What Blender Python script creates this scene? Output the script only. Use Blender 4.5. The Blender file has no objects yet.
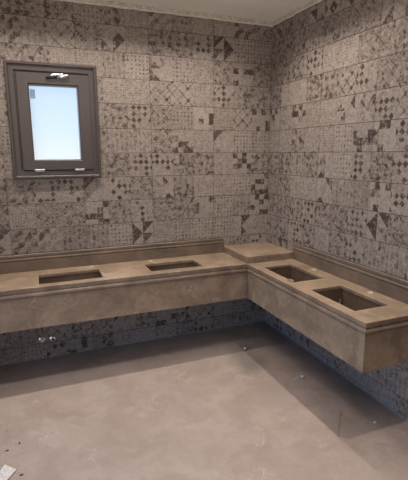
import bpy, bmesh, math, random
from mathutils import Vector, Matrix, noise

random.seed(11)
S = 0.94                                   # survey units -> metres
C = bpy.context.scene.collection
sc = bpy.context.scene

# ------------------------------------------------------------------ helpers
def link(name, bm, mats, parent=None, smooth=False, bevel=0.0):
    me = bpy.data.meshes.new(name)
    bmesh.ops.recalc_face_normals(bm, faces=bm.faces)
    bm.to_mesh(me); bm.free()
    for m in (mats if isinstance(mats, (list, tuple)) else [mats]):
        me.materials.append(m)
    o = bpy.data.objects.new(name, me); C.objects.link(o)
    if parent: o.parent = parent
    if smooth:
        for p in me.polygons: p.use_smooth = True
    if bevel:
        b = o.modifiers.new('bevel', 'BEVEL'); b.width = bevel; b.segments = 2
        b.limit_method = 'ANGLE'; b.angle_limit = math.radians(40)
    return o

def empty(name, loc=(0, 0, 0)):
    o = bpy.data.objects.new(name, None); C.objects.link(o)
    o.location = loc; o.empty_display_size = 0.1
    return o

def tag(o, label, cat, group=None):
    o['label'] = label; o['category'] = cat
    if group: o['group'] = group
    return o

def structure(o, label=None):
    o['kind'] = 'structure'
    if label: o['label'] = label
    return o

def box(bm, x0, x1, y0, y1, z0, z1):
    vs = [bm.verts.new(p) for p in ((x0,y0,z0),(x1,y0,z0),(x1,y1,z0),(x0,y1,z0),
                                    (x0,y0,z1),(x1,y0,z1),(x1,y1,z1),(x0,y1,z1))]
    for f in ((0,3,2,1),(4,5,6,7),(0,1,5,4),(1,2,6,5),(2,3,7,6),(3,0,4,7)):
        bm.faces.new([vs[i] for i in f])

def sweep(bm, rings):
    """rings: list of equal-length closed point loops; skins them and caps the ends."""
    rr = [[bm.verts.new(p) for p in r] for r in rings]
    n = len(rr[0])
    for a, b in zip(rr, rr[1:]):
        for i in range(n):
            bm.faces.new((a[i], a[(i+1) % n], b[(i+1) % n], b[i]))
    bm.faces.new(rr[0][::-1]); bm.faces.new(rr[-1])

def lathe(bm, prof, seg=28, mat=Matrix()):
    rings = []
    for r, z in prof:
        rings.append([bm.verts.new(mat @ Vector((r*math.cos(2*math.pi*i/seg), r*math.sin(2*math.pi*i/seg), z)))
                      for i in range(seg)])
    for a, b in zip(rings, rings[1:]):
        for i in range(seg):
            bm.faces.new((a[i], a[(i+1) % seg], b[(i+1) % seg], b[i]))
    return rings

def capsule_bar(bm, p0, p1, r, seg=12):
    p0, p1 = Vector(p0), Vector(p1); d = (p1-p0); L = d.length
    q = d.to_track_quat('Z', 'Y').to_matrix().to_4x4()
    m = Matrix.Translation(p0) @ q
    rings = lathe(bm, [(r*.5, 0), (r, r*.4), (r, L-r*.4), (r*.5, L)], seg, m)
    bm.faces.new(rings[0][::-1]); bm.faces.new(rings[-1])

# ------------------------------------------------------------------ node helper
class G:
    def __init__(s, name):
        s.m = bpy.data.materials.new(name); s.m.use_nodes = True
        s.t = s.m.node_tree; s.N = s.t.nodes; s.L = s.t.links
        s.N.clear()
        s.out = s.N.new('ShaderNodeOutputMaterial')
        s.b = s.N.new('ShaderNodeBsdfPrincipled')
        s.L.new(s.b.outputs[0], s.out.inputs[0])
    def set(s, sock, v):
        if isinstance(v, X): s.L.new(v.s, sock)
        elif hasattr(v, 'is_output'): s.L.new(v, sock)
        else:
            if isinstance(v, tuple) and len(v) == 3 and sock.type == 'RGBA': v = (*v, 1)
            sock.default_value = v
    def math(s, op, a, b=None, c=None):
        n = s.N.new('ShaderNodeMath'); n.operation = op
        for i, v in enumerate((a, b, c)):
            if v is not None: s.set(n.inputs[i], v)
        return X(s, n.outputs[0])
    def attr(s, name, out='Fac'):
        n = s.N.new('ShaderNodeAttribute'); n.attribute_name = name
        return n.outputs[out] if out == 'Vector' else X(s, n.outputs[out])
    def sep(s, v):
        n = s.N.new('ShaderNodeSeparateXYZ'); s.set(n.inputs[0], v)
        return [X(s, o) for o in n.outputs]
    def comb(s, x, y, z=0.0):
        n = s.N.new('ShaderNodeCombineXYZ')
        for i, v in enumerate((x, y, z)): s.set(n.inputs[i], v)
        return n.outputs[0]
    def noise(s, vec, scale, detail=4, rough=.55, dist=0.0, col=False):
        n = s.N.new('ShaderNodeTexNoise'); s.set(n.inputs['Vector'], vec)
        n.inputs['Scale'].default_value = scale; n.inputs['Detail'].default_value = detail
        n.inputs['Roughness'].default_value = rough; n.inputs['Distortion'].default_value = dist
        return n.outputs['Color'] if col else X(s, n.outputs[0])
    def white(s, vec):
        n = s.N.new('ShaderNodeTexWhiteNoise'); n.noise_dimensions = '3D'; s.set(n.inputs[0], vec)
        return X(s, n.outputs[0])
    def ramp(s, v, a, b):          # smoothstep a..b
        n = s.N.new('ShaderNodeMapRange'); n.interpolation_type = 'SMOOTHSTEP'
        s.set(n.inputs[0], v); n.inputs[1].default_value = a; n.inputs[2].default_value = b
        return X(s, n.outputs[0])
    def mix(s, f, a, b):
        n = s.N.new('ShaderNodeMix'); n.data_type = 'RGBA'
        s.set(n.inputs[0], f); s.set(n.inputs[6], a); s.set(n.inputs[7], b)
        return n.outputs[2]
    def coord(s):
        n = s.N.new('ShaderNodeNewGeometry'); return n.outputs['Position']
    def vadd(s, a, b, k):
        n = s.N.new('ShaderNodeVectorMath'); n.operation = 'MULTIPLY_ADD'
        s.set(n.inputs[0], b); n.inputs[1].default_value = (k, k, k); s.set(n.inputs[2], a)
        return n.outputs[0]
    def vmul(s, a, k):
        n = s.N.new('ShaderNodeVectorMath'); n.operation = 'MULTIPLY'
        s.set(n.inputs[0], a); n.inputs[1].default_value = k
        return n.outputs[0]
    def bump(s, h, strength, dist):
        n = s.N.new('ShaderNodeBump'); n.inputs['Strength'].default_value = strength
        n.inputs['Distance'].default_value = dist; s.set(n.inputs['Height'], h)
        s.L.new(n.outputs[0], s.b.inputs['Normal'])
    def fin(s, col=None, rough=.5, metal=0.0, spec=.5):
        if col is not None: s.set(s.b.inputs['Base Color'], col)
        s.set(s.b.inputs['Roughness'], rough); s.set(s.b.inputs['Metallic'], metal)
        s.set(s.b.inputs['Specular IOR Level'], spec)
        return s.m

class X:
    def __init__(s, g, sock): s.g, s.s = g, sock
    def __add__(a, b): return a.g.math('ADD', a, b)
    __radd__ = __add__
    def __sub__(a, b): return a.g.math('SUBTRACT', a, b)
    def __rsub__(a, b): return a.g.math('SUBTRACT', b, a)
    def __mul__(a, b): return a.g.math('MULTIPLY', a, b)
    __rmul__ = __mul__
    def __gt__(a, b): return a.g.math('GREATER_THAN', a, b)
    def __lt__(a, b): return a.g.math('LESS_THAN', a, b)
    def fl(a): return a.g.math('FLOOR', a)
    def fr(a): return a.g.math('FRACT', a)
    def ab(a): return a.g.math('ABSOLUTE', a)
    def mod(a, k): return a.g.math('FLOORED_MODULO', a, k)
    def mx(a, b): return a.g.math('MAXIMUM', a, b)
    def mn(a, b): return a.g.math('MINIMUM', a, b)

def lin(r, g, b):
    f = lambda c: (c/255/12.92) if c/255 <= .04045 else ((c/255+.055)/1.055)**2.4
    return (f(r), f(g), f(b))

# ------------------------------------------------------------------ materials
def mat_tile():
    g = G('patchwork_tile')
    u, v, _ = g.sep(g.attr('patch_uv', 'Vector'))
    tu, tv, _ = g.sep(g.attr('tile_uv', 'Vector'))
    motif = g.attr('motif'); rnd = g.attr('rnd'); rep = g.attr('rep'); tone = g.attr('tone')
    pos = g.coord()
    seed = rnd*37.0
    def cell(a, b): return g.white(g.comb(a, b, seed))
    # 0 diamonds of uneven strength
    p = (u+v)*rep; q = (u-v)*rep
    chk = (p.fl()+q.fl()).mod(2.0)
    chk = g.ramp(((p.fr()-.5).ab().mx((q.fr()-.5).ab())), .49, .43)*((p.fl()+q.fl()).mod(2.0))
    dc = (u-.5)*(u-.5)+(v-.5)*(v-.5)
    dia = chk*g.ramp(cell(p.fl(), q.fl())-dc*1.6, .10, .45)*1.45
    # 1 dots
    fu = (u*(rep+3.0)).fr()-.5; fv = (v*(rep+3.0)).fr()-.5
    r2 = fu*fu+fv*fv
    dots = g.ramp(r2, .09, .035)*(.3+.6*cell((u*(rep+3.0)).fl(), (v*(rep+3.0)).fl()))
    # 2 triangles
    a = u*2.0; b = v*2.0
    flip = cell(a.fl(), b.fl()) > .5
    t1 = (a.fr()+b.fr()) > 1.0
    t2 = (a.fr()-b.fr()) > 0.0
    tri = (flip*t1+(1.0-flip)*t2)*g.ramp(cell(a.fl()+7.0, b.fl()+t1), .1, .9)*1.25
    # 3 light lattice on a mid ground
    l1 = (p.fr()-.5).ab(); l2 = (q.fr()-.5).ab()
    lat = g.ramp(l1.mx(l2), .49, .38)*(.25+.45*g.ramp(cell(p.fl(), q.fl()), .3, .8))
    # 4 stripes with small marks
    st = (u*5.0).fr()
    stripe = g.ramp((st-.5).ab(), .5, .2)*(.18+.35*g.ramp(cell((u*5.0).fl(), (v*9.0).fl()), .5, .8))
    # 5 worn patch
    worn = g.ramp(g.noise(g.comb(u, v, seed), 4.5, 5, .65), .44, .64)*.75+chk*.25
    # 6 big checks
    k1 = (u*4.0).fl(); k2 = (v*4.0).fl()
    big = g.ramp(cell(k1, k2), .60, .82)*1.2
    # 7 fine dots
    gu = (u*10.0).fr()-.5; gv = (v*10.0).fr()-.5
    fine = g.ramp(gu*gu+gv*gv, .14, .03)*(.05+.6*cell((u*10.0).fl(), (v*10.0).fl()))
    # 8 truchet quarter circles
    m1 = u*2.0; m2 = v*2.0
    qa = m1.fr(); qb = m2.fr()
    rr = g.math('SQRT', qa*qa+qb*qb)
    arc = g.ramp((rr-.75).ab(), .28, .12)*(.3+.6*cell(m1.fl(), m2.fl()))
    # 9 flower medallions
    cu = g.math('COSINE', u*6.2832*2.0); cv = g.math('COSINE', v*6.2832*2.0)
    fl = g.ramp((cu*cv+.35*g.math('COSINE', (u+v)*25.13)+.35*g.math('COSINE', (u-v)*25.13)), .1, .75)*.65
    fs = [dia, dots, tri, lat, stripe, worn, big, fine, arc, fl]
    dark = None
    for k, f in enumerate(fs):
        e = g.math('COMPARE', motif, float(k), .25)*f
        dark = e if dark is None else dark+e
    wear = g.noise(pos, 14.0, 6, .7)
    wear2 = g.noise(pos, 60.0, 3, .6)
    wear3 = g.noise(pos, 30.0, 4, .65)
    dark = dark*g.ramp(wear, .22, .55)*g.ramp(wear3, .25, .6)*1.1
    mott = g.noise(pos, 5.0, 5, .6)
    dark = (dark+(wear2-.5)*.8+(wear3-.5)*.9+(wear-.5)*.6+tone+.09)
    col = g.mix(g.ramp(dark, -.1, .42), lin(164, 149, 137), lin(131, 117, 106))
    col = g.mix(g.ramp(dark, .40, 1.0), col, lin(68, 54, 47))
    col = g.mix(g.ramp(mott, .35, .75)*.25, col, lin(128, 112, 104))
    eu = tu.ab(); ev = tv.ab()           # distance to tile edge, metres
    gl = (g.ramp(ev, .0056, .0032)).mx(g.ramp(eu, .0034, .0014)*.7)
    col = g.mix(gl*.9, col, lin(66, 54, 48))
    g.bump(gl*-1.0+wear2*.1, .35, .002)
    return g.fin(col, .42, spec=.35)

def mat_marble(name, base, light, dark, vein, rough, vs=1.0, vamt=.6):
    g = G(name)
    pos = g.coord()
    warp = g.noise(pos, 2.2*vs, 4, .6, col=True)
    pw = g.vadd(pos, warp, .55)
    cloud = g.noise(pw, 3.0*vs, 7, .62)
    fine = g.noise(pos, 38.0, 5, .65)
    col = g.mix(g.ramp(cloud, .3, .72), dark, light)
    col = g.mix(.2, col, base)
    col = g.mix(g.ramp(fine, .4, .75)*.3, col, dark)
    n = g.N.new('ShaderNodeTexVoronoi'); n.feature = 'DISTANCE_TO_EDGE'
    n.inputs['Scale'].default_value = 2.3*vs; g.L.new(pw, n.inputs['Vector'])
    d = X(g, n.outputs[0])
    mask = g.ramp(g.noise(pos, 2.6*vs, 3, .5), .50, .66)
    col = g.mix(g.ramp(d, .024, .002)*mask*vamt, col, vein)
    return g, col, fine, cloud

def mat_counter():
    g, col, fine, cloud = mat_marble('brown_beige_marble', lin(147, 125, 104), lin(166, 142, 117), lin(117, 97, 80),
                                     lin(190, 174, 154), .3, 1.6, .5)
    g.bump(fine, .05, .002)
    return g.fin(col, .30+.14*fine, spec=.5)

def mat_floor():
    g, col, fine, cloud = mat_marble('pinkish_grey_marble_floor', lin(158, 139, 127), lin(168, 150, 138), lin(145, 126, 114),
                                     lin(186, 172, 163), .35, 1.3, .44)
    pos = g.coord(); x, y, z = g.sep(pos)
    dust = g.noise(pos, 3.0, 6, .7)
    # floor colour turns darker and greyer towards the foot of the walls
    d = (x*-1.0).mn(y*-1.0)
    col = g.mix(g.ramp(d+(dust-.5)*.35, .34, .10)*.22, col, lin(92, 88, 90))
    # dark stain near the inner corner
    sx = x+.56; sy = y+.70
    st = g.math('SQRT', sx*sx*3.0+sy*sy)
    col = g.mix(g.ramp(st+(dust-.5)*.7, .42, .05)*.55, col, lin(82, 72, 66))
    # joints of the big slabs, and a scuffed line and a thin dark line
    jx = ((x+2.465*1.0)*(1/1.2)).fr(); jy = ((y+2.62)*(1/1.2)).fr()
    j = g.ramp((jx-.5).ab(), .4984, .4994).mx(g.ramp((jy-.5).ab(), .4984, .4994))
    col = g.mix(j*.22, col, lin(96, 84, 78))
    def seg(ax, ay, bx, by, w):
        dx, dy = bx-ax, by-ay; L2 = dx*dx+dy*dy
        t = ((x-ax)*dx+(y-ay)*dy)*(1/L2)
        t = t.mx(0.0).mn(1.0)
        ex = x-ax-t*dx; ey = y-ay-t*dy
        dd = g.math('SQRT', ex*ex+ey*ey)
        return g.ramp(dd, w, w*.3)
    s1 = seg(-.335, -1.62, -.53, -1.83, .012); s2 = seg(-.53, -1.825, -.23, -2.08, .006)
    col = g.mix((s1*.32).mx(s2*.28)*g.ramp(g.noise(pos, 30, 3), .35, .5), col, lin(70, 58, 56))
    # specks of dirt along the left slab joint
    sp = g.noise(pos, 48.0, 2, .6)
    near = g.ramp((x+2.44).ab(), .16, .0)*g.ramp(y, -.75, -1.05)
    col = g.mix(g.ramp(sp, .62, .70)*near*.6, col, lin(74, 60, 54))
    g.bump(fine, .03, .002)
    return g.fin(col, .36+.2*dust, spec=.4)

def mat_simple(name, c, rough=.5, metal=0.0, ns=30.0, amt=.12, bumpd=0.0, spec=.5):
    g = G(name); pos = g.coord()
    n = g.noise(pos, ns, 5, .6)
    k = tuple(x*(1-amt*2) for x in c)
    col = g.mix(g.ramp(n, .3, .7), k, tuple(min(1, x*(1+amt)) for x in c))
    if bumpd: g.bump(n, .5, bumpd)
    return g.fin(col, rough, metal, spec)

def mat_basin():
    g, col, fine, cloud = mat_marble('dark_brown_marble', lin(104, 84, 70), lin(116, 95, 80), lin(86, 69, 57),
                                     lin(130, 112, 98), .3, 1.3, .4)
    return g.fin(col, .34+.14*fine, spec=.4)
TILE = mat_tile()
BASIN = mat_basin()
def mat_splash():
    g, col, fine, cloud = mat_marble('deep_brown_marble', lin(116, 98, 83), lin(130, 110, 93), lin(98, 82, 69),
                                     lin(150, 131, 113), .3, 1.4, .4)
    return g.fin(col, .30+.14*fine, spec=.5)
SPLASH = mat_splash()
STONE = mat_counter()
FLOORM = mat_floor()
CEIL = mat_simple('ceiling_paint', lin(242, 235, 223), .9, 0, 6, .02)
PLASTER = mat_simple('rough_plaster', lin(204, 190, 174), .9, 0, 40, .15, .004)
BEAD = mat_simple('white_filler_bead', lin(222, 208, 192), .85, 0, 60, .12, .003)
ALU = mat_simple('bronze_grey_aluminium', lin(85, 75, 72), .36, .15, 80, .04)
GASKET = mat_simple('black_gasket', lin(38, 35, 36), .7, 0, 60, .1)
SATIN = mat_simple('satin_metal', (.9, .89, .87), .25, 1.0, 60, .05)
SEAM = mat_simple('dark_grey_rubber', lin(76, 67, 66), .6, 0, 60, .08)  # plain grey, a little darker than the aluminium
CHROME = mat_simple('chrome', (.75, .75, .75), .16, 1.0, 50, .05)
STEEL = mat_simple('dull_zinc', (.58, .56, .54), .35, .9, 60, .1)
CHALK = mat_simple('white_plaster_debris', lin(200, 190, 183), .9, 0, 70, .1, .002)
GRIT = mat_simple('dark_grit', lin(84, 70, 63), .9, 0, 70, .2, .002)
CAULK = mat_simple('grey_white_caulk', lin(128, 122, 122), .7, 0, 50, .08, .001)
STICK = mat_simple('grey_sticker', lin(176, 178, 186), .6, 0, 90, .06)
DUST = mat_simple('pale_stone_dust', lin(184, 168, 150), .9, 0, 60, .1)
HOLE = mat_simple('dark_hole', lin(30, 26, 25), .8, 0, 40, .1)

def mat_sticker():
    g = G('grey_translucent_sticker')
    tr = g.N.new('ShaderNodeBsdfTransparent'); tr.inputs[0].default_value = (.74, .75, .78, 1)
    g.fin(lin(150, 150, 156), .6)
    m1 = g.N.new('ShaderNodeMixShader'); m1.inputs[0].default_value = .25
    g.L.new(tr.outputs[0], m1.inputs[1]); g.L.new(g.b.outputs[0], m1.inputs[2])
    g.L.new(m1.outputs[0], g.out.inputs[0])
    return g.m
STICK = mat_sticker()
def mat_glass():
    g = G('hazy_window_glass')
    g.N.remove(g.b)
    pos = g.coord()
    sp = g.ramp(g.noise(pos, 55, 2, .6), .66, .74)
    st = g.ramp(g.noise(g.vmul(pos, (30, 30, 3)), 1.0, 3, .5), .5, .8)
    tr = g.N.new('ShaderNodeBsdfTransparent')
    g.set(tr.inputs[0], g.mix(sp*.25+st*.05, (.97, .98, .98), (.6, .65, .7)))
    tl = g.N.new('ShaderNodeBsdfTranslucent'); tl.inputs[0].default_value = (.85, .87, .88, 1)
    gl = g.N.new('ShaderNodeBsdfGlossy'); gl.inputs['Roughness'].default_value = .5
    m1 = g.N.new('ShaderNodeMixShader'); m1.inputs[0].default_value = .12
    g.L.new(tr.outputs[0], m1.inputs[1]); g.L.new(tl.outputs[0], m1.inputs[2])
    m2 = g.N.new('ShaderNodeMixShader'); m2.inputs[0].default_value = .03
    g.L.new(m1.outputs[0], m2.inputs[1]); g.L.new(gl.outputs[0], m2.inputs[2])
    g.L.new(m2.outputs[0], g.out.inputs[0])
    return g.m
GLASS = mat_glass()

# ------------------------------------------------------------------ measures
XC = -3.748
D1, D2, L = .5388*S, .5264*S, 2.0794*S        # depths of the two arms, reach of the right arm
HT, LIP, APB, AP = .85*S, .0896*S, .508*S, .0195*S
BS, BT, BOX, HC = .1502*S, .0281*S, .0646*S, 3.131*S
XL, YF = -3.75, -4.85                          # left and front walls of the room
WX0, WX1, WZ0, WZ1 = -2.468*S, -1.743*S, 1.6534*S, 2.5993*S

# ------------------------------------------------------------------ tiled walls
TH, TW = .2155*S, .6335*S
PW = TW/3
OVR = {}
CODE = {'D': (0, 4.0, .08), 'd': (1, 3.0), 'T': (2, 2.0, .05), 'L': (3, 6.0, .05), 'S': (4, 3.0), 'M': (5, 3.0, .1), 'C': (6, 3.0),
        'F': (7, 4.0), 'A': (8, 3.0), 'f': (9, 3.0)}
for wall, first, rows in (('wall_back', 0, {13: 'LAFFSAFMdMMM', 12: 'ddTDMMFTLfSA', 11: 'LCLFdTdSFFMM', 10: 'MMDFffFFM', 9: 'CfFCdLDMd',
                                            8: 'ddTFCLSSM', 7: 'MCFMMDDMF', 6: 'CdFFMTLDTDDM', 5: 'CSdCMLDMCLLF', 4: 'FTdddFTdSSAA'}),
                          ('wall_right', -1, {12: 'MMMSMLLTM', 11: 'MMMDFFLLM', 10: 'MFFMMfDLM', 9: 'CSCFFTTDf', 8: 'FFMFFdCCD',
                                              7: 'MMSMTdDMD', 6: 'SMFFTSSCD', 5: 'MMMDMMDTL', 4: 'MMDMFMDSS'})):
    for r_, codes in rows.items():
        for k_, ch_ in enumerate(codes):
            OVR[(wall, first+k_, r_)] = CODE[ch_]
def tile_wall(name, p0, du, width, z1, u_off, holes=(), seedname=''):
    """Wall of patch faces. Tile joints at u = u_off + k*TW, rows at z = .1425*S + k*TH. holes: (u0,u1,z0,z1)."""
    z_off = .1425*S
    rg = random.Random(name+seedname)
    us = {0.0, width}; zs = {0.0, z1}
    k = math.floor((0-u_off)/PW)
    while u_off+k*PW < width:
        if 0 < u_off+k*PW: us.add(u_off+k*PW)
        k += 1
    k = 0
    while z_off+k*TH < z1: zs.add(z_off+k*TH); k += 1
    hu = set(); hz = set()
    for a, b, c, d in holes: us |= {a, b}; zs |= {c, d}
    us = sorted(us); zs = sorted(zs)
    bm = bmesh.new()
    puv = bm.loops.layers.float_vector.new('patch_uv'); tuv = bm.loops.layers.float_vector.new('tile_uv')
    lm = bm.faces.layers.float.new('motif'); lr = bm.faces.layers.float.new('rnd')
    lp = bm.faces.layers.float.new('rep'); lt = bm.faces.layers.float.new('tone')
    vc = {}
    p0 = Vector(p0); du = Vector(du)
    def V(u, z):
        key = (round(u, 5), round(z, 5))
        if key not in vc: vc[key] = bm.verts.new(p0+du*u+Vector((0, 0, z)))
        return vc[key]
    info = {}
    def patch(c, r):
        if (c, r) not in info:
            m = rg.choices(range(10), weights=(13, 14, 12, 11, 10, 10, 9, 14, 6, 9))[0]
            d = [m, rg.random(), rg.choice((2.0, 3.0, 3.0, 4.0, 5.0)), rg.gauss(.06, .05)]
            o = OVR.get((name, c, r))
            if o:
                d[0] = o[0]
                if len(o) > 1: d[2] = o[1]
                if len(o) > 2: d[3] = o[2]
            info[(c, r)] = d
        return info[(c, r)]
    for u0, u1 in zip(us, us[1:]):
        for z0, zz in zip(zs, zs[1:]):
            uc, zc = (u0+u1)/2, (z0+zz)/2
            if any(a < uc < b and c < zc < d for a, b, c, d in holes): continue
            c = math.floor((uc-u_off)/PW); r = math.floor((zc-z_off)/TH)
            f = bm.faces.new((V(u0, z0), V(u1, z0), V(u1, zz), V(u0, zz)))
            m, rn, rep, tone = patch(c, r)
            f[lm], f[lr], f[lp], f[lt] = m, rn, rep, tone
            t = math.floor((uc-u_off)/TW)
            for lo, (uu, z) in zip(f.loops, ((u0, z0), (u1, z0), (u1, zz), (u0, zz))):
                lo[puv] = ((uu-u_off)/PW-c, (z-z_off)/TH-r, 0)
                # signed distance from the nearest tile edge (patches never straddle a tile)
                k = c-t*3
                if k == 0: du_ = uu-(u_off+t*TW)
                elif k == 2: du_ = (u_off+(t+1)*TW)-uu
                else: du_ = .1
                dv = min(z-(z_off+r*TH), (z_off+(r+1)*TH)-z)
                lo[tuv] = (du_, 0, 0)
            # rows: use two half faces so the vertical distance stays linear
    # horizontal split for the distance field
    me = bpy.data.meshes.new(name)
    bm.faces.ensure_lookup_table()
    fs = list(bm.faces)
    for f in fs:
        zl = sorted({round(v.co.z, 5) for v in f.verts})
        zc = (zl[0]+zl[-1])/2
        r = math.floor((zc-z_off)/TH)
        lo_, hi_ = z_off+r*TH, z_off+(r+1)*TH
        for lo in f.loops:
            d = lo[tuv]
            lo[tuv] = (d[0], (lo.vert.co.z-lo_), 0)
    bm.normal_update()
    bm.to_mesh(me); bm.free()
    me.materials.append(TILE)
    o = bpy.data.objects.new(name, me); C.objects.link(o)
    structure(o)
    return o

# ------------------------------------------------------------------ room shell
GX0, GX1, GZ0, GZ1 = WX0+.02, WX1-.02, WZ0+.02, WZ1-.02       # opening in the back wall
DY0, DY1, DZ = -3.3, -1.7, 2.15                               # doorway added in the left wall for cool fill
tile_wall('wall_back', (0, 0, 0), (-1, 0, 0), -XL, HC, 0.0, [(-GX1, -GX0, GZ0, GZ1)])
tile_wall('wall_right', (0, 0, 0), (0, -1, 0), -YF, HC, .195*S)
tile_wall('wall_left', (XL, 0, 0), (0, -1, 0), -YF, HC, .1, [(-DY1, -DY0, 0, DZ)])
tile_wall('wall_front', (0, YF, 0), (-1, 0, 0), -XL, HC, .0)

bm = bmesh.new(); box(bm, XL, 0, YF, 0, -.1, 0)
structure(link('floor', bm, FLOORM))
bm = bmesh.new(); box(bm, XL, 0, YF, 0, HC, HC+.1)
structure(link('ceiling', bm, CEIL))

# plaster strip and lumpy filler bead where wall meets ceiling
def ceiling_trim(name, a, b, inward):
    a, b, n = Vector(a), Vector(b), Vector(inward)
    bm = bmesh.new()
    steps = 160; rings = []
    for i in range(steps+1):
        p = a.lerp(b, i/steps)
        k = .0025*noise.noise(p*9)+.002*noise.noise(p*31)
        pts = [(0, -.002), (0, -.034+k), (.010, -.034+k), (.012, -.012), (.012, -.002)]
        rings.append([p+n*d+Vector((0, 0, z)) for d, z in pts])
    sweep(bm, rings)
    t = structure(link(name, bm, PLASTER))
    bm = bmesh.new(); rings = []
    for i in range(steps+1):
        p = a.lerp(b, i/steps)
        k = .004*noise.noise(p*8)+.003*noise.noise(p*27+Vector((3, 1, 2)))
        r = .0075+.0035*noise.noise(p*14+Vector((7, 0, 1)))
        rings.append([p+n*(.011+r*math.cos(t_))+Vector((0, 0, -.038+k+r*math.sin(t_)))
                      for t_ in [2*math.pi*j/8 for j in range(8)]])
    sweep(bm, rings)
    link('filler_bead', bm, BEAD, t, smooth=True)
ceiling_trim('trim_1', (XL, 0, HC), (0, 0, HC), (0, -1, 0))
ceiling_trim('trim_2', (0, 0, HC), (0, YF, HC), (-1, 0, 0))

# caulk line at the foot of the right wall
bm = bmesh.new(); rings = []
for i in range(121):
    y = -4.8*i/120
    w = .008+.003*noise.noise(Vector((0, y*7, 0)))
    rings.append([(0, y, .0), (-w, y, .0), (-w*.7, y, w*.5), (0, y, w)])
sweep(bm, rings)
structure(link('baseboard_right', bm, CAULK))

# frame of the unseen doorway, added to let in cool fill light
added_door = structure(empty('added_door_1', (XL, DY0, 0)))
bm = bmesh.new()
WD = DY1-DY0
for y0, y1, z0, z1 in ((-.02, .05, 0, DZ+.02), (WD-.05, WD+.02, 0, DZ+.02), (.05, WD-.05, DZ-.05, DZ+.02)):
    box(bm, -.14, .02, y0, y1, z0, z1)
link('added_door_frame', bm, ALU, added_door, bevel=.003)

# ------------------------------------------------------------------ window_1
win = structure(empty('window_1', (WX0, 0, WZ0)), 'small grey-brown aluminium hopper window with a bright hazy pane')
W_, H_ = WX1-WX0, WZ1-WZ0
def ring_frame(bm, x0, x1, z0, z1, w, y0, y1, cham=0.0):
    """mitred rectangular frame, outer edge x0..x1,z0..z1, bar width w, from y0 (room side) to y1"""
    def loop(i, y): return [Vector((x0+i, y, z0+i)), Vector((x1-i, y, z0+i)), Vector((x1-i, y, z1-i)), Vector((x0+i, y, z1-i))]
    prof = [(0, y1), (0, y0+cham), (cham, y0), (w-cham, y0), (w, y0+cham), (w, y1)]
    vs = [[bm.verts.new(p) for p in loop(i, y)] for i, y in prof]
    n = len(vs)
    for k in range(n):
        a, b = vs[k], vs[(k+1) % n]
        for j in range(4):
            bm.faces.new((a[j], a[(j+1) % 4], b[(j+1) % 4], b[j]))
FW = .068*S
bm = bmesh.new()
ring_frame(bm, 0, W_, 0, H_, .026, -.030, -.0015, .007)                 # outer architrave lip
ring_frame(bm, .022, W_-.022, .022, H_-.022, FW-.022, -.016, .10, .002)
link('window_frame', bm, ALU, win)
sx0, sx1, sz0, sz1 = .083*S, W_-.066*S, .075*S, H_-.083*S
bm = bmesh.new()
ring_frame(bm, FW-.001, W_-FW+.018, FW-.001, H_-FW+.001, .03, -.006, .09)
link('gasket', bm, SEAM, win)
sash = None
bm = bmesh.new()
gx0, gx1, gz0, gz1 = (2.468-2.292)*S, (2.468-1.909)*S, (1.815-1.6534)*S, (2.423-1.6534)*S
def sash_frame(bm):
    out = [(sx0, sz0), (sx1, sz0), (sx1, sz1), (sx0, sz1)]
    inn = [(gx0, gz0), (gx1, gz0), (gx1, gz1), (gx0, gz1)]
    cen = lambda L, k: [(x+k*(1 if i in (0, 3) else -1), z+k*(1 if i in (0, 1) else -1)) for i, (x, z) in enumerate(L)]
    loops = [(out, .07), (out, -.019), (cen(out, .003), -.022), (cen(inn, -.010), -.022),
             (cen(inn, -.006), -.018), (inn, -.012), (inn, .07)]
    vs = [[bm.verts.new((x, y, z)) for x, z in l] for l, y in loops]
    for k in range(len(vs)):
        a, b = vs[k], vs[(k+1) % len(vs)]
        for j in range(4): bm.faces.new((a[j], a[(j+1) % 4], b[(j+1) % 4], b[j]))
sash_frame(bm)
sash = link('sash', bm, ALU, win)
bm = bmesh.new(); box(bm, gx0-.005, gx1+.005, .030, .036, gz0-.005, gz1+.005)
pane = link('pane', bm, GLASS, sash)
bm = bmesh.new(); box(bm, gx0+.004, gx0+.004+.038, .0285, .030, gz1-.032-.068, gz1-.030)
link('sticker', bm, STICK, sash)['label'] = 'grey sticker in the upper left corner of the pane'
# latch: oval base, lever, hub
bm = bmesh.new()
lx, lz = (2.468-2.045)*S, (2.500-1.6534)*S
m = Matrix.Translation((lx, -.022, lz)) @ Matrix.Rotation(math.radians(90), 4, 'X') @ Matrix.Diagonal((1.0, .26, 1, 1))
r_ = lathe(bm, [(.072, -.001), (.072, .006), (.062, .011), (.0, .012)], 32, m)
latch = link('latch', bm, CHROME, sash, smooth=True)
latch['label'] = 'shiny metal latch at the top of the sash'
bm = bmesh.new()
m = Matrix.Translation((lx+.012, -.034, lz)) @ Matrix.Rotation(math.radians(90), 4, 'X')
lathe(bm, [(.020, -.004), (.020, .010), (.014, .014), (.004, .014), (.004, .006), (.0, .006)], 24, m)
capsule_bar(bm, (lx+.02, -.038, lz), (lx+.062, -.040, lz+.003), .011)
capsule_bar(bm, (lx+.006, -.038, lz+.004), (lx-.030, -.040, lz+.008), .010)
link('lever', bm, CHROME, latch, smooth=True)
bm = bmesh.new()
capsule_bar(bm, (lx-.018, -.030, lz-.008), (lx-.105, -.032, lz-.018), .011)
link('latch_handle', bm, GASKET, latch, smooth=True)
hz = (1.727-1.6534)*S
for hx in ((2.468-2.256)*S, (2.468-1.928)*S):
    bm = bmesh.new()
    capsule_bar(bm, (hx-.038, -.026, hz), (hx+.038, -.026, hz), .005)
    box(bm, hx-.034, hx+.034, -.024, -.012, hz-.010, hz+.010)
    link('hinge', bm, STEEL, win)

# ------------------------------------------------------------------ stone vanity counters
SLAB = .020
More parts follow.
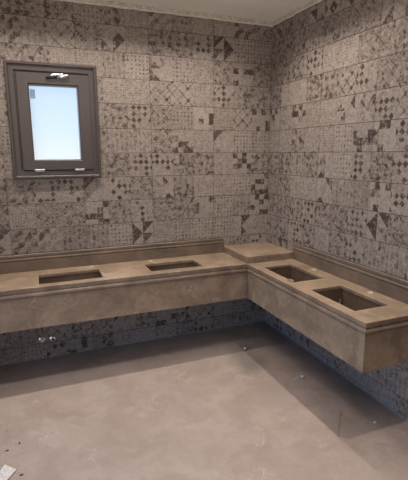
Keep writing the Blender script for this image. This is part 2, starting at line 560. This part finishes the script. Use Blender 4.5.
# front edge profile: (setback, drop from top)
EDGE = [(0.002, 0), (0, -.002), (.010, -.036), (.019, -.039), (.019, -.043)]
for k in range(7):
    t = math.pi*(.5-k/6.0)
    EDGE.append((.017-.013*math.cos(t), -.059+.016*math.sin(t)))
EDGE += [(.019, -.076), (AP+.004, -.078), (AP+.004, -LIP), (.060, -LIP), (.060, -.022), (.060, 0)]

def slab_with_holes(bm, x0, x1, y0, y1, holes, z1, t):
    xs = sorted({x0, x1} | {h[i] for h in holes for i in (0, 1)})
    ys = sorted({y0, y1} | {h[i] for h in holes for i in (2, 3)})
    inside = lambda x, y: x0 < x < x1 and y0 < y < y1 and not any(h[0] < x < h[1] and h[2] < y < h[3] for h in holes)
    top, bot = {}, {}
    def V(d, x, y, z):
        if (x, y) not in d: d[(x, y)] = bm.verts.new((x, y, z))
        return d[(x, y)]
    for i in range(len(xs)-1):
        for j in range(len(ys)-1):
            a, b, c, d = xs[i], xs[i+1], ys[j], ys[j+1]
            if not inside((a+b)/2, (c+d)/2): continue
            q = ((a, c), (b, c), (b, d), (a, d))
            bm.faces.new([V(top, *p, z1) for p in q])
            bm.faces.new([V(bot, *p, z1-t) for p in q[::-1]])
            for (p, r), (nx, ny) in zip(((q[0], q[1]), (q[1], q[2]), (q[2], q[3]), (q[3], q[0])),
                                        (((a+b)/2, c-1e-4), (b+1e-4, (c+d)/2), ((a+b)/2, d+1e-4), (a-1e-4, (c+d)/2))):
                if not inside(nx, ny):
                    bm.faces.new((V(top, *p, z1), V(bot, *p, z1-t), V(bot, *r, z1-t), V(top, *r, z1)))

def basin(parent, h, drain_at):
    x0, x1, y0, y1 = h
    e = .004; wall = .014; zt = HT-SLAB; zb = HT-.185
    bm = bmesh.new()
    def rect(g, z): return [Vector((x0+g, y0+g, z)), Vector((x1-g, y0+g, z)), Vector((x1-g, y1-g, z)), Vector((x0+g, y1-g, z))]
    loops = [rect(-wall, zt), rect(-wall, zb-.015), ]
    inner = [rect(-e, zt), rect(.004, zb+.012), rect(.014, zb)]
    vs = [[bm.verts.new(p) for p in l] for l in (loops[::-1]+inner)]
    for a, b in zip(vs, vs[1:]):
        for j in range(4): bm.faces.new((a[j], a[(j+1) % 4], b[(j+1) % 4], b[j]))
    bm.faces.new(vs[0][::-1]); bm.faces.new(vs[-1])
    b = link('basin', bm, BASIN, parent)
    dx, dy = drain_at
    m = Matrix.Translation((dx, dy, zb))
    bm = bmesh.new(); lathe(bm, [(.036, .0), (.036, .003), (.030, .005), (.024, .003), (.0, .003)], 28, m)
    link('drain', bm, CHROME, b, smooth=True)
    return b

def tap_hole(parent, x, y):
    bm = bmesh.new()
    m = Matrix.Translation((x, y, HT))
    lathe(bm, [(.020, .0), (.019, .002), (.014, .0025), (.012, .001), (.0, .001)], 24, m)
    link('tap_hole_cap', bm, DUST, parent, smooth=True)['label'] = 'pale cap over the tap hole behind the basin'

def extrude_profile(bm, prof, p, q, n):
    """prof: (out from wall, z)"""
    p, q, n = Vector(p), Vector(q), Vector(n)
    sweep(bm, [[e+n*d+Vector((0, 0, z)) for d, z in prof] for e in (p, q)])

BSP = [(0, 0), (BT, 0), (BT, BS*.60), (BT-.006, BS*.615), (BT-.006, BS*.66), (BT-.002, BS*.68), (BT, BS*.72), (BT-.002, BS*.77),
       (BT-.010, BS*.79), (BT-.010, BS*.86), (BT-.008, BS*.875), (BT-.008, BS*.985), (BT-.010, BS), (0, BS)]

# left counter, along the back wall
SA = (-2.340*S, -1.837*S, -.463*S, -.192*S)
SB = (-1.418*S, -.935*S, -.442*S, -.195*S)
SC = (-.446*S, -.166*S, -1.200*S, -.715*S)
SD = (-.446*S, -.163*S, -1.890*S, -1.415*S)

lc = tag(empty('vanity_counter', (-2.2, 0, 0)), 'long brown marble vanity counter along the back wall under the window', 'counter',
         'marble vanity counters')
lc.location = (0, 0, 0)
bm = bmesh.new()
slab_with_holes(bm, XC, -D2, -D1+.060, -.0015, [SA, SB], HT, SLAB)
slab_with_holes(bm, -D2, -.0015, -D1+.0008, -.0015, [], HT, SLAB)
sweep(bm, [[(XC, -D1+d, HT+z) for d, z in EDGE], [(-D2+d-.0012, -D1+d, HT+z) for d, z in EDGE]])
link('countertop', bm, STONE, lc)
bm = bmesh.new(); box(bm, XC, -D2+AP-.001, -D1+AP, -D1+AP+.02, APB, HT-LIP+.004)
link('apron', bm, STONE, lc)
bm = bmesh.new(); extrude_profile(bm, BSP, (XC, -.0015, HT+.0005), (-D2-.002, -.0015, HT+.0005), (0, -1, 0))
link('backsplash', bm, SPLASH, lc)
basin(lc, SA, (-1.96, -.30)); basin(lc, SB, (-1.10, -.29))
tap_hole(lc, -1.882*S, -.068*S); tap_hole(lc, -1.325*S, -.072*S)

# right counter, along the right wall
rc = tag(empty('vanity_counter', (0, 0, 0)), 'shorter brown marble vanity counter along the right wall with a free squared end', 'counter',
         'marble vanity counters')
bm = bmesh.new()
slab_with_holes(bm, -D2+.060, -.0015, -L+.060, -D1-.0004, [SC, SD], HT, SLAB)
UPPER = EDGE[:2]+[(.0059, -.022), (.060, -.022), (.060, 0)]
LOWER = [(.0059, -.022)]+EDGE[2:-1]
sweep(bm, [[(-D2+d, -D1-.0005, HT+z) for d, z in UPPER], [(-D2+d, -L+d, HT+z) for d, z in UPPER], [(-.0015, -L+d, HT+z) for d, z in UPPER]])
sweep(bm, [[(-D2+d, -D1+d-.0005, HT+z) for d, z in LOWER], [(-D2+d, -L+d, HT+z) for d, z in LOWER], [(-.0015, -L+d, HT+z) for d, z in LOWER]])
link('countertop', bm, STONE, rc)
bm = bmesh.new()
sweep(bm, [[(-D2+AP, -D1+AP, z), (-D2+AP+.02, -D1+AP, z), (-D2+AP+.02, -L+AP+.02, z), (-.0015, -L+AP+.02, z), (-.0015, -L+AP, z), (-D2+AP, -L+AP, z)]
           for z in (APB, HT-LIP+.004)])
link('apron', bm, STONE, rc)
bm = bmesh.new(); extrude_profile(bm, BSP, (-.0015, -D1-.002, HT+.0005), (-.0015, -L+.004, HT+.0005), (-1, 0, 0))
link('backsplash', bm, SPLASH, rc)
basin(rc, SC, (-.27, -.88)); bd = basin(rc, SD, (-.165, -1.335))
bm = bmesh.new()
x_, y_ = SD[1]-.003, SD[3]-.003
capsule_bar(bm, (x_, y_, HT-.125), (x_-.002, y_-.002, HT-.10), .003)
capsule_bar(bm, (x_-.006, y_-.004, HT-.128), (x_-.04, y_-.012, HT-.14), .003)  # two thin white bars in the inner corner
link('white_streak', bm, CHALK, bd)['label'] = 'white streak in the inner corner of the basin'
tap_hole(rc, -.074*S, -.944*S); tap_hole(rc, -.079*S, -1.634*S)

# raised corner block
cb = tag(empty('corner_plinth', (-D2/2-.001, -D1/2-.001, HT+.0006)), 'low square marble block raised in the corner between the two counters', 'stone block')
bm = bmesh.new(); box(bm, -D2/2+.006, D2/2-.001, -D1/2+.006, D1/2-.001, 0, BOX-.022)
link('plinth_base', bm, STONE, cb)
bm = bmesh.new(); box(bm, -D2/2, D2/2-.001, -D1/2, D1/2-.001, BOX-.022, BOX)
link('plinth_top', bm, STONE, cb, bevel=.002)

# ------------------------------------------------------------------ water outlets under the left counter
def outlet(x, z, label, hole):
    t = tag(empty('water_outlet', (x, 0, z)), label, 'pipe outlet', 'chrome water outlets under the counter')
    m = Matrix.Rotation(math.radians(90), 4, 'X')
    bm = bmesh.new(); lathe(bm, [(.033, -.001), (.033, .004), (.028, .010), (.020, .013), (.016, .013)], 28, m)
    link('wall_flange', bm, SATIN, t, smooth=True)
    bm = bmesh.new()
    if hole: lathe(bm, [(.017, .0), (.017, .024), (.012, .024), (.012, .004), (.0, .004)], 24, m)
    else: lathe(bm, [(.017, .0), (.017, .026), (.014, .029), (.006, .029), (.005, .024), (.0, .024)], 24, m)
    link('pipe_stub', bm, SATIN, t, smooth=False)
    if hole:
        bm = bmesh.new(); lathe(bm, [(.0115, .005), (.0115, .007), (.0, .007)], 20, m)
        link('pipe_bore', bm, HOLE, t)
outlet(-2.355*S, .187*S, 'left chrome water outlet on the tiles under the counter, capped', False)
outlet(-2.26*S, .180*S, 'right chrome water outlet on the tiles under the counter, with a dark open bore', True)

# ------------------------------------------------------------------ debris
def crumb(name, label, cat, loc, size, mat, group=None, flat=.6, seed=0):
    bm = bmesh.new(); bmesh.ops.create_icosphere(bm, subdivisions=2, radius=1)
    for v in bm.verts:
        k = 1+.55*noise.noise(v.co*1.3+Vector((seed*3.1, seed, 0)))
        v.co = Vector((v.co.x*size[0]*k, v.co.y*size[1]*k, v.co.z*size[2]*k))
    zmin = min(v.co.z for v in bm.verts)
    for v in bm.verts: v.co.z -= zmin
    o = link(name, bm, mat); o.location = loc
    return tag(o, label, cat, group)
gw = 'plaster crumbs on the floor'
crumb('plaster_crumb', 'white plaster crumb on floor near the inner corner of the counters', 'debris', (-.547*S, -.566*S, 0), (.016, .013, .013), CHALK, gw, seed=1)
crumb('plaster_crumb', 'white plaster crumb on floor beside a dusty smear, below the right counter', 'debris', (-.345*S, -1.216*S, 0), (.015, .013, .012), CHALK, gw, seed=2)
crumb('plaster_crumb', 'tiny white plaster crumb on floor below the free end of right counter', 'debris', (-.234*S, -1.93*S, 0), (.009, .009, .008), CHALK, gw, seed=3)
crumb('dust_smear', 'pale streak of dust beside the white crumb under right counter', 'debris', (-.395*S, -1.205*S, 0), (.045, .008, .002), DUST, seed=4).rotation_euler = (0, 0, .5)
gd = 'dark grit on the floor at left'
crumb('dirt_crumb', 'dark dirt crumb on floor farthest from the pale chip', 'debris', (-2.543*S, -1.208*S, 0), (.006, .010, .003), GRIT, gd, seed=5)
crumb('dirt_crumb', 'dark dirt crumb on floor at the left edge behind the pale chip', 'debris', (-2.614*S, -1.256*S, 0), (.010, .006, .003), GRIT, gd, seed=6)
crumb('dirt_crumb', 'dark dirt crumb on floor just right of the pale chip', 'debris', (-2.528*S, -1.518*S, 0), (.010, .006, .003), GRIT, gd, seed=7)
crumb('dirt_crumb', 'dark dirt crumb alone on the open floor below the right counter', 'debris', (-.93*S, -2.235*S, 0), (.008, .006, .003), GRIT, seed=8)
# pale angular chip of plaster board
bm = bmesh.new()
pts = [(-2.622, -1.40), (-2.552, -1.466), (-2.60, -1.535), (-2.66, -1.56), (-2.655, -1.47)]
o0 = Vector((-2.61*S, -1.48*S, 0))
sweep(bm, [[Vector((x*S, y*S, z))-o0 for x, y in pts] for z in (0, .012)])
for v in bm.verts:
    if v.co.z > .005: v.co.z += .006*noise.noise(v.co*20)
ch = tag(link('plaster_chip', bm, CHALK, bevel=.003), 'pale angular chip of plaster lying on floor in the bottom left corner', 'debris'); ch.location = o0
gk = 'mortar lumps left on the counters'
crumb('mortar_lump', 'small pale mortar lump at left end of back rim, second basin from left', 'debris', (-1.345*S, -.178*S, HT), (.018, .009, .006), DUST, gk, seed=9)
crumb('mortar_lump', 'pale elongated mortar lump at middle of the back rim, left of the corner block', 'debris', (-1.205*S, -.165*S, HT), (.026, .008, .005), DUST, gk, seed=10)
crumb('mortar_lump', 'flat pale mortar smear on front rim of the basin nearest the corner block', 'debris', (-.455*S, -1.165*S, HT), (.012, .040, .006), STONE, gk, seed=11)

# ------------------------------------------------------------------ light
def lamp(x, y, power, col=(1, .965, .92), size=.05):
    l = bpy.data.lights.new('downlight', 'SPOT'); l.shadow_soft_size = size; l.energy = power; l.color = col
    l.spot_size = math.radians(84); l.spot_blend = 1.0
    o = bpy.data.objects.new('downlight', l); C.objects.link(o); o.location = (x*S, y*S, HC-.012)
    return o
P = 95.0
for x, y, k in ((-.42, -2.4, 1.0), (-1.85, -1.35, .95), (-3.25, -1.35, .4), (-3.25, -2.6, .4), (-.42, -3.9, 1.0), (-1.85, -3.9, 1.0), (-3.25, -3.9, .7)):
    lamp(x, y, P*k)
# two slim linear lamps in the ceiling, over the counters
def strip(x0, x1, y0, y1, power):
    l = bpy.data.lights.new('linear_lamp', 'AREA'); l.shape = 'RECTANGLE'
    l.size = abs(x1-x0)*S; l.size_y = abs(y1-y0)*S; l.energy = power; l.color = (1, .965, .92)
    l.spread = math.radians(115)
    o = bpy.data.objects.new('linear_lamp', l); C.objects.link(o)
    o.location = ((x0+x1)/2*S, (y0+y1)/2*S, HC-.012)
strip(-3.5, -.5, -.44, -.40, 22)
strip(-.44, -.40, -1.7, -.5, 10.0)
# unseen spot added to brighten the ceiling and upper walls, tipped upward
l = bpy.data.lights.new('ceiling_fill', 'SPOT'); l.energy = 105; l.shadow_soft_size = .12; l.color = (1, .965, .92)
l.spot_size = math.radians(75); l.spot_blend = 1.0
o = bpy.data.objects.new('ceiling_fill', l); C.objects.link(o); o.location = (-2.7, -4.5, 1.3)
o.rotation_euler = (Vector((-.9, -1.0, HC+.3))-o.location).to_track_quat('-Z', 'Y').to_euler()
# unseen point light added in mid-room as soft fill
l = bpy.data.lights.new('room_fill', 'POINT'); l.shadow_soft_size = .05; l.energy = 18; l.color = (1, .965, .92)
o = bpy.data.objects.new('room_fill', l); C.objects.link(o); o.location = (-1.9*S, -2.9*S, 2.62*S)

w = bpy.data.worlds.new('sky'); sc.world = w; w.use_nodes = True
nt = w.node_tree; nt.nodes.clear()
wo = nt.nodes.new('ShaderNodeOutputWorld'); bg = nt.nodes.new('ShaderNodeBackground')
tc = nt.nodes.new('ShaderNodeTexCoord'); sp = nt.nodes.new('ShaderNodeSeparateXYZ')
rp = nt.nodes.new('ShaderNodeValToRGB')
nt.links.new(tc.outputs['Generated'], sp.inputs[0])
mr = nt.nodes.new('ShaderNodeMapRange'); mr.inputs[1].default_value = -.3; mr.inputs[2].default_value = .7
nt.links.new(sp.outputs['Z'], mr.inputs[0]); nt.links.new(mr.outputs[0], rp.inputs[0])
e = rp.color_ramp.elements
e[0].position = 0.0; e[0].color = (.30, .31, .33, 1)
e[1].position = .29; e[1].color = (.97, .99, 1.0, 1)
for p_, c_ in ((.34, (.80, .90, 1.0, 1)), (.46, (.58, .76, 1.0, 1)), (.8, (.45, .66, 1.0, 1))):
    n = e.new(p_); n.color = c_
# the sky on the door side is bluer and brighter than the hazy side by the window
my = nt.nodes.new('ShaderNodeMapRange'); my.interpolation_type = 'SMOOTHSTEP'
my.inputs[1].default_value = -.2; my.inputs[2].default_value = -.75
my.inputs[3].default_value = 1.12; my.inputs[4].default_value = 6.0
nt.links.new(sp.outputs['X'], my.inputs[0]); nt.links.new(my.outputs[0], bg.inputs[1])
mc = nt.nodes.new('ShaderNodeMix'); mc.data_type = 'RGBA'; mc.blend_type = 'MULTIPLY'
mc.inputs[7].default_value = (.62, .78, 1.0, 1)
mf = nt.nodes.new('ShaderNodeMapRange'); mf.inputs[1].default_value = 1.12; mf.inputs[2].default_value = 6.0
nt.links.new(my.outputs[0], mf.inputs[0]); nt.links.new(mf.outputs[0], mc.inputs[0])
nt.links.new(rp.outputs[0], mc.inputs[6]); nt.links.new(mc.outputs[2], bg.inputs[0]); nt.links.new(bg.outputs[0], wo.inputs[0])

def portal(loc, rot, sx, sy):
    l = bpy.data.lights.new('portal', 'AREA'); l.shape = 'RECTANGLE'; l.size = sx; l.size_y = sy
    l.cycles.is_portal = True
    o = bpy.data.objects.new('portal', l); C.objects.link(o); o.location = loc; o.rotation_euler = rot
portal(((GX0+GX1)/2, .12, (GZ0+GZ1)/2), (math.radians(-90), 0, 0), GX1-GX0, GZ1-GZ0)
portal((XL-.05, (DY0+DY1)/2, DZ/2), (0, math.radians(-90), 0), DZ, DY1-DY0)

# put the two counters' origins at their own feet
for root, d in ((lc, Vector((-2.2, -.25, APB))), (rc, Vector((-.25, -1.25, APB)))):
    root.location = d
    for ch_ in root.children_recursive: ch_.data.transform(Matrix.Translation(-d))

# ------------------------------------------------------------------ camera
yaw, pitch, roll, F = 0.3852, 0.2002, -0.0037, 426.23
cy, sy, cp, sp_ = math.cos(yaw), math.sin(yaw), math.cos(pitch), math.sin(pitch)
f = Vector((sy*cp, cy*cp, -sp_)); r = Vector((cy, -sy, 0)); u = r.cross(f)
c, s = math.cos(roll), math.sin(roll)
R_, U_ = c*r+s*u, -s*r+c*u
cam = bpy.data.cameras.new('camera'); co = bpy.data.objects.new('camera', cam); C.objects.link(co)
M = Matrix((R_, U_, -f)).transposed().to_4x4(); M.translation = Vector((-2.3464, -3.9613, 1.8614))*S
co.matrix_world = M
cam.sensor_fit = 'VERTICAL'; cam.sensor_height = 36.0; cam.lens = F*36/480
cam.clip_start = .02
sc.camera = co

vs = sc.view_settings
vs.view_transform = 'Standard'; vs.look = 'None'; vs.gamma = 1.0; vs.use_curve_mapping = False
vs.exposure = 0.0
sc.cycles.max_bounces = 10; sc.cycles.diffuse_bounces = 6
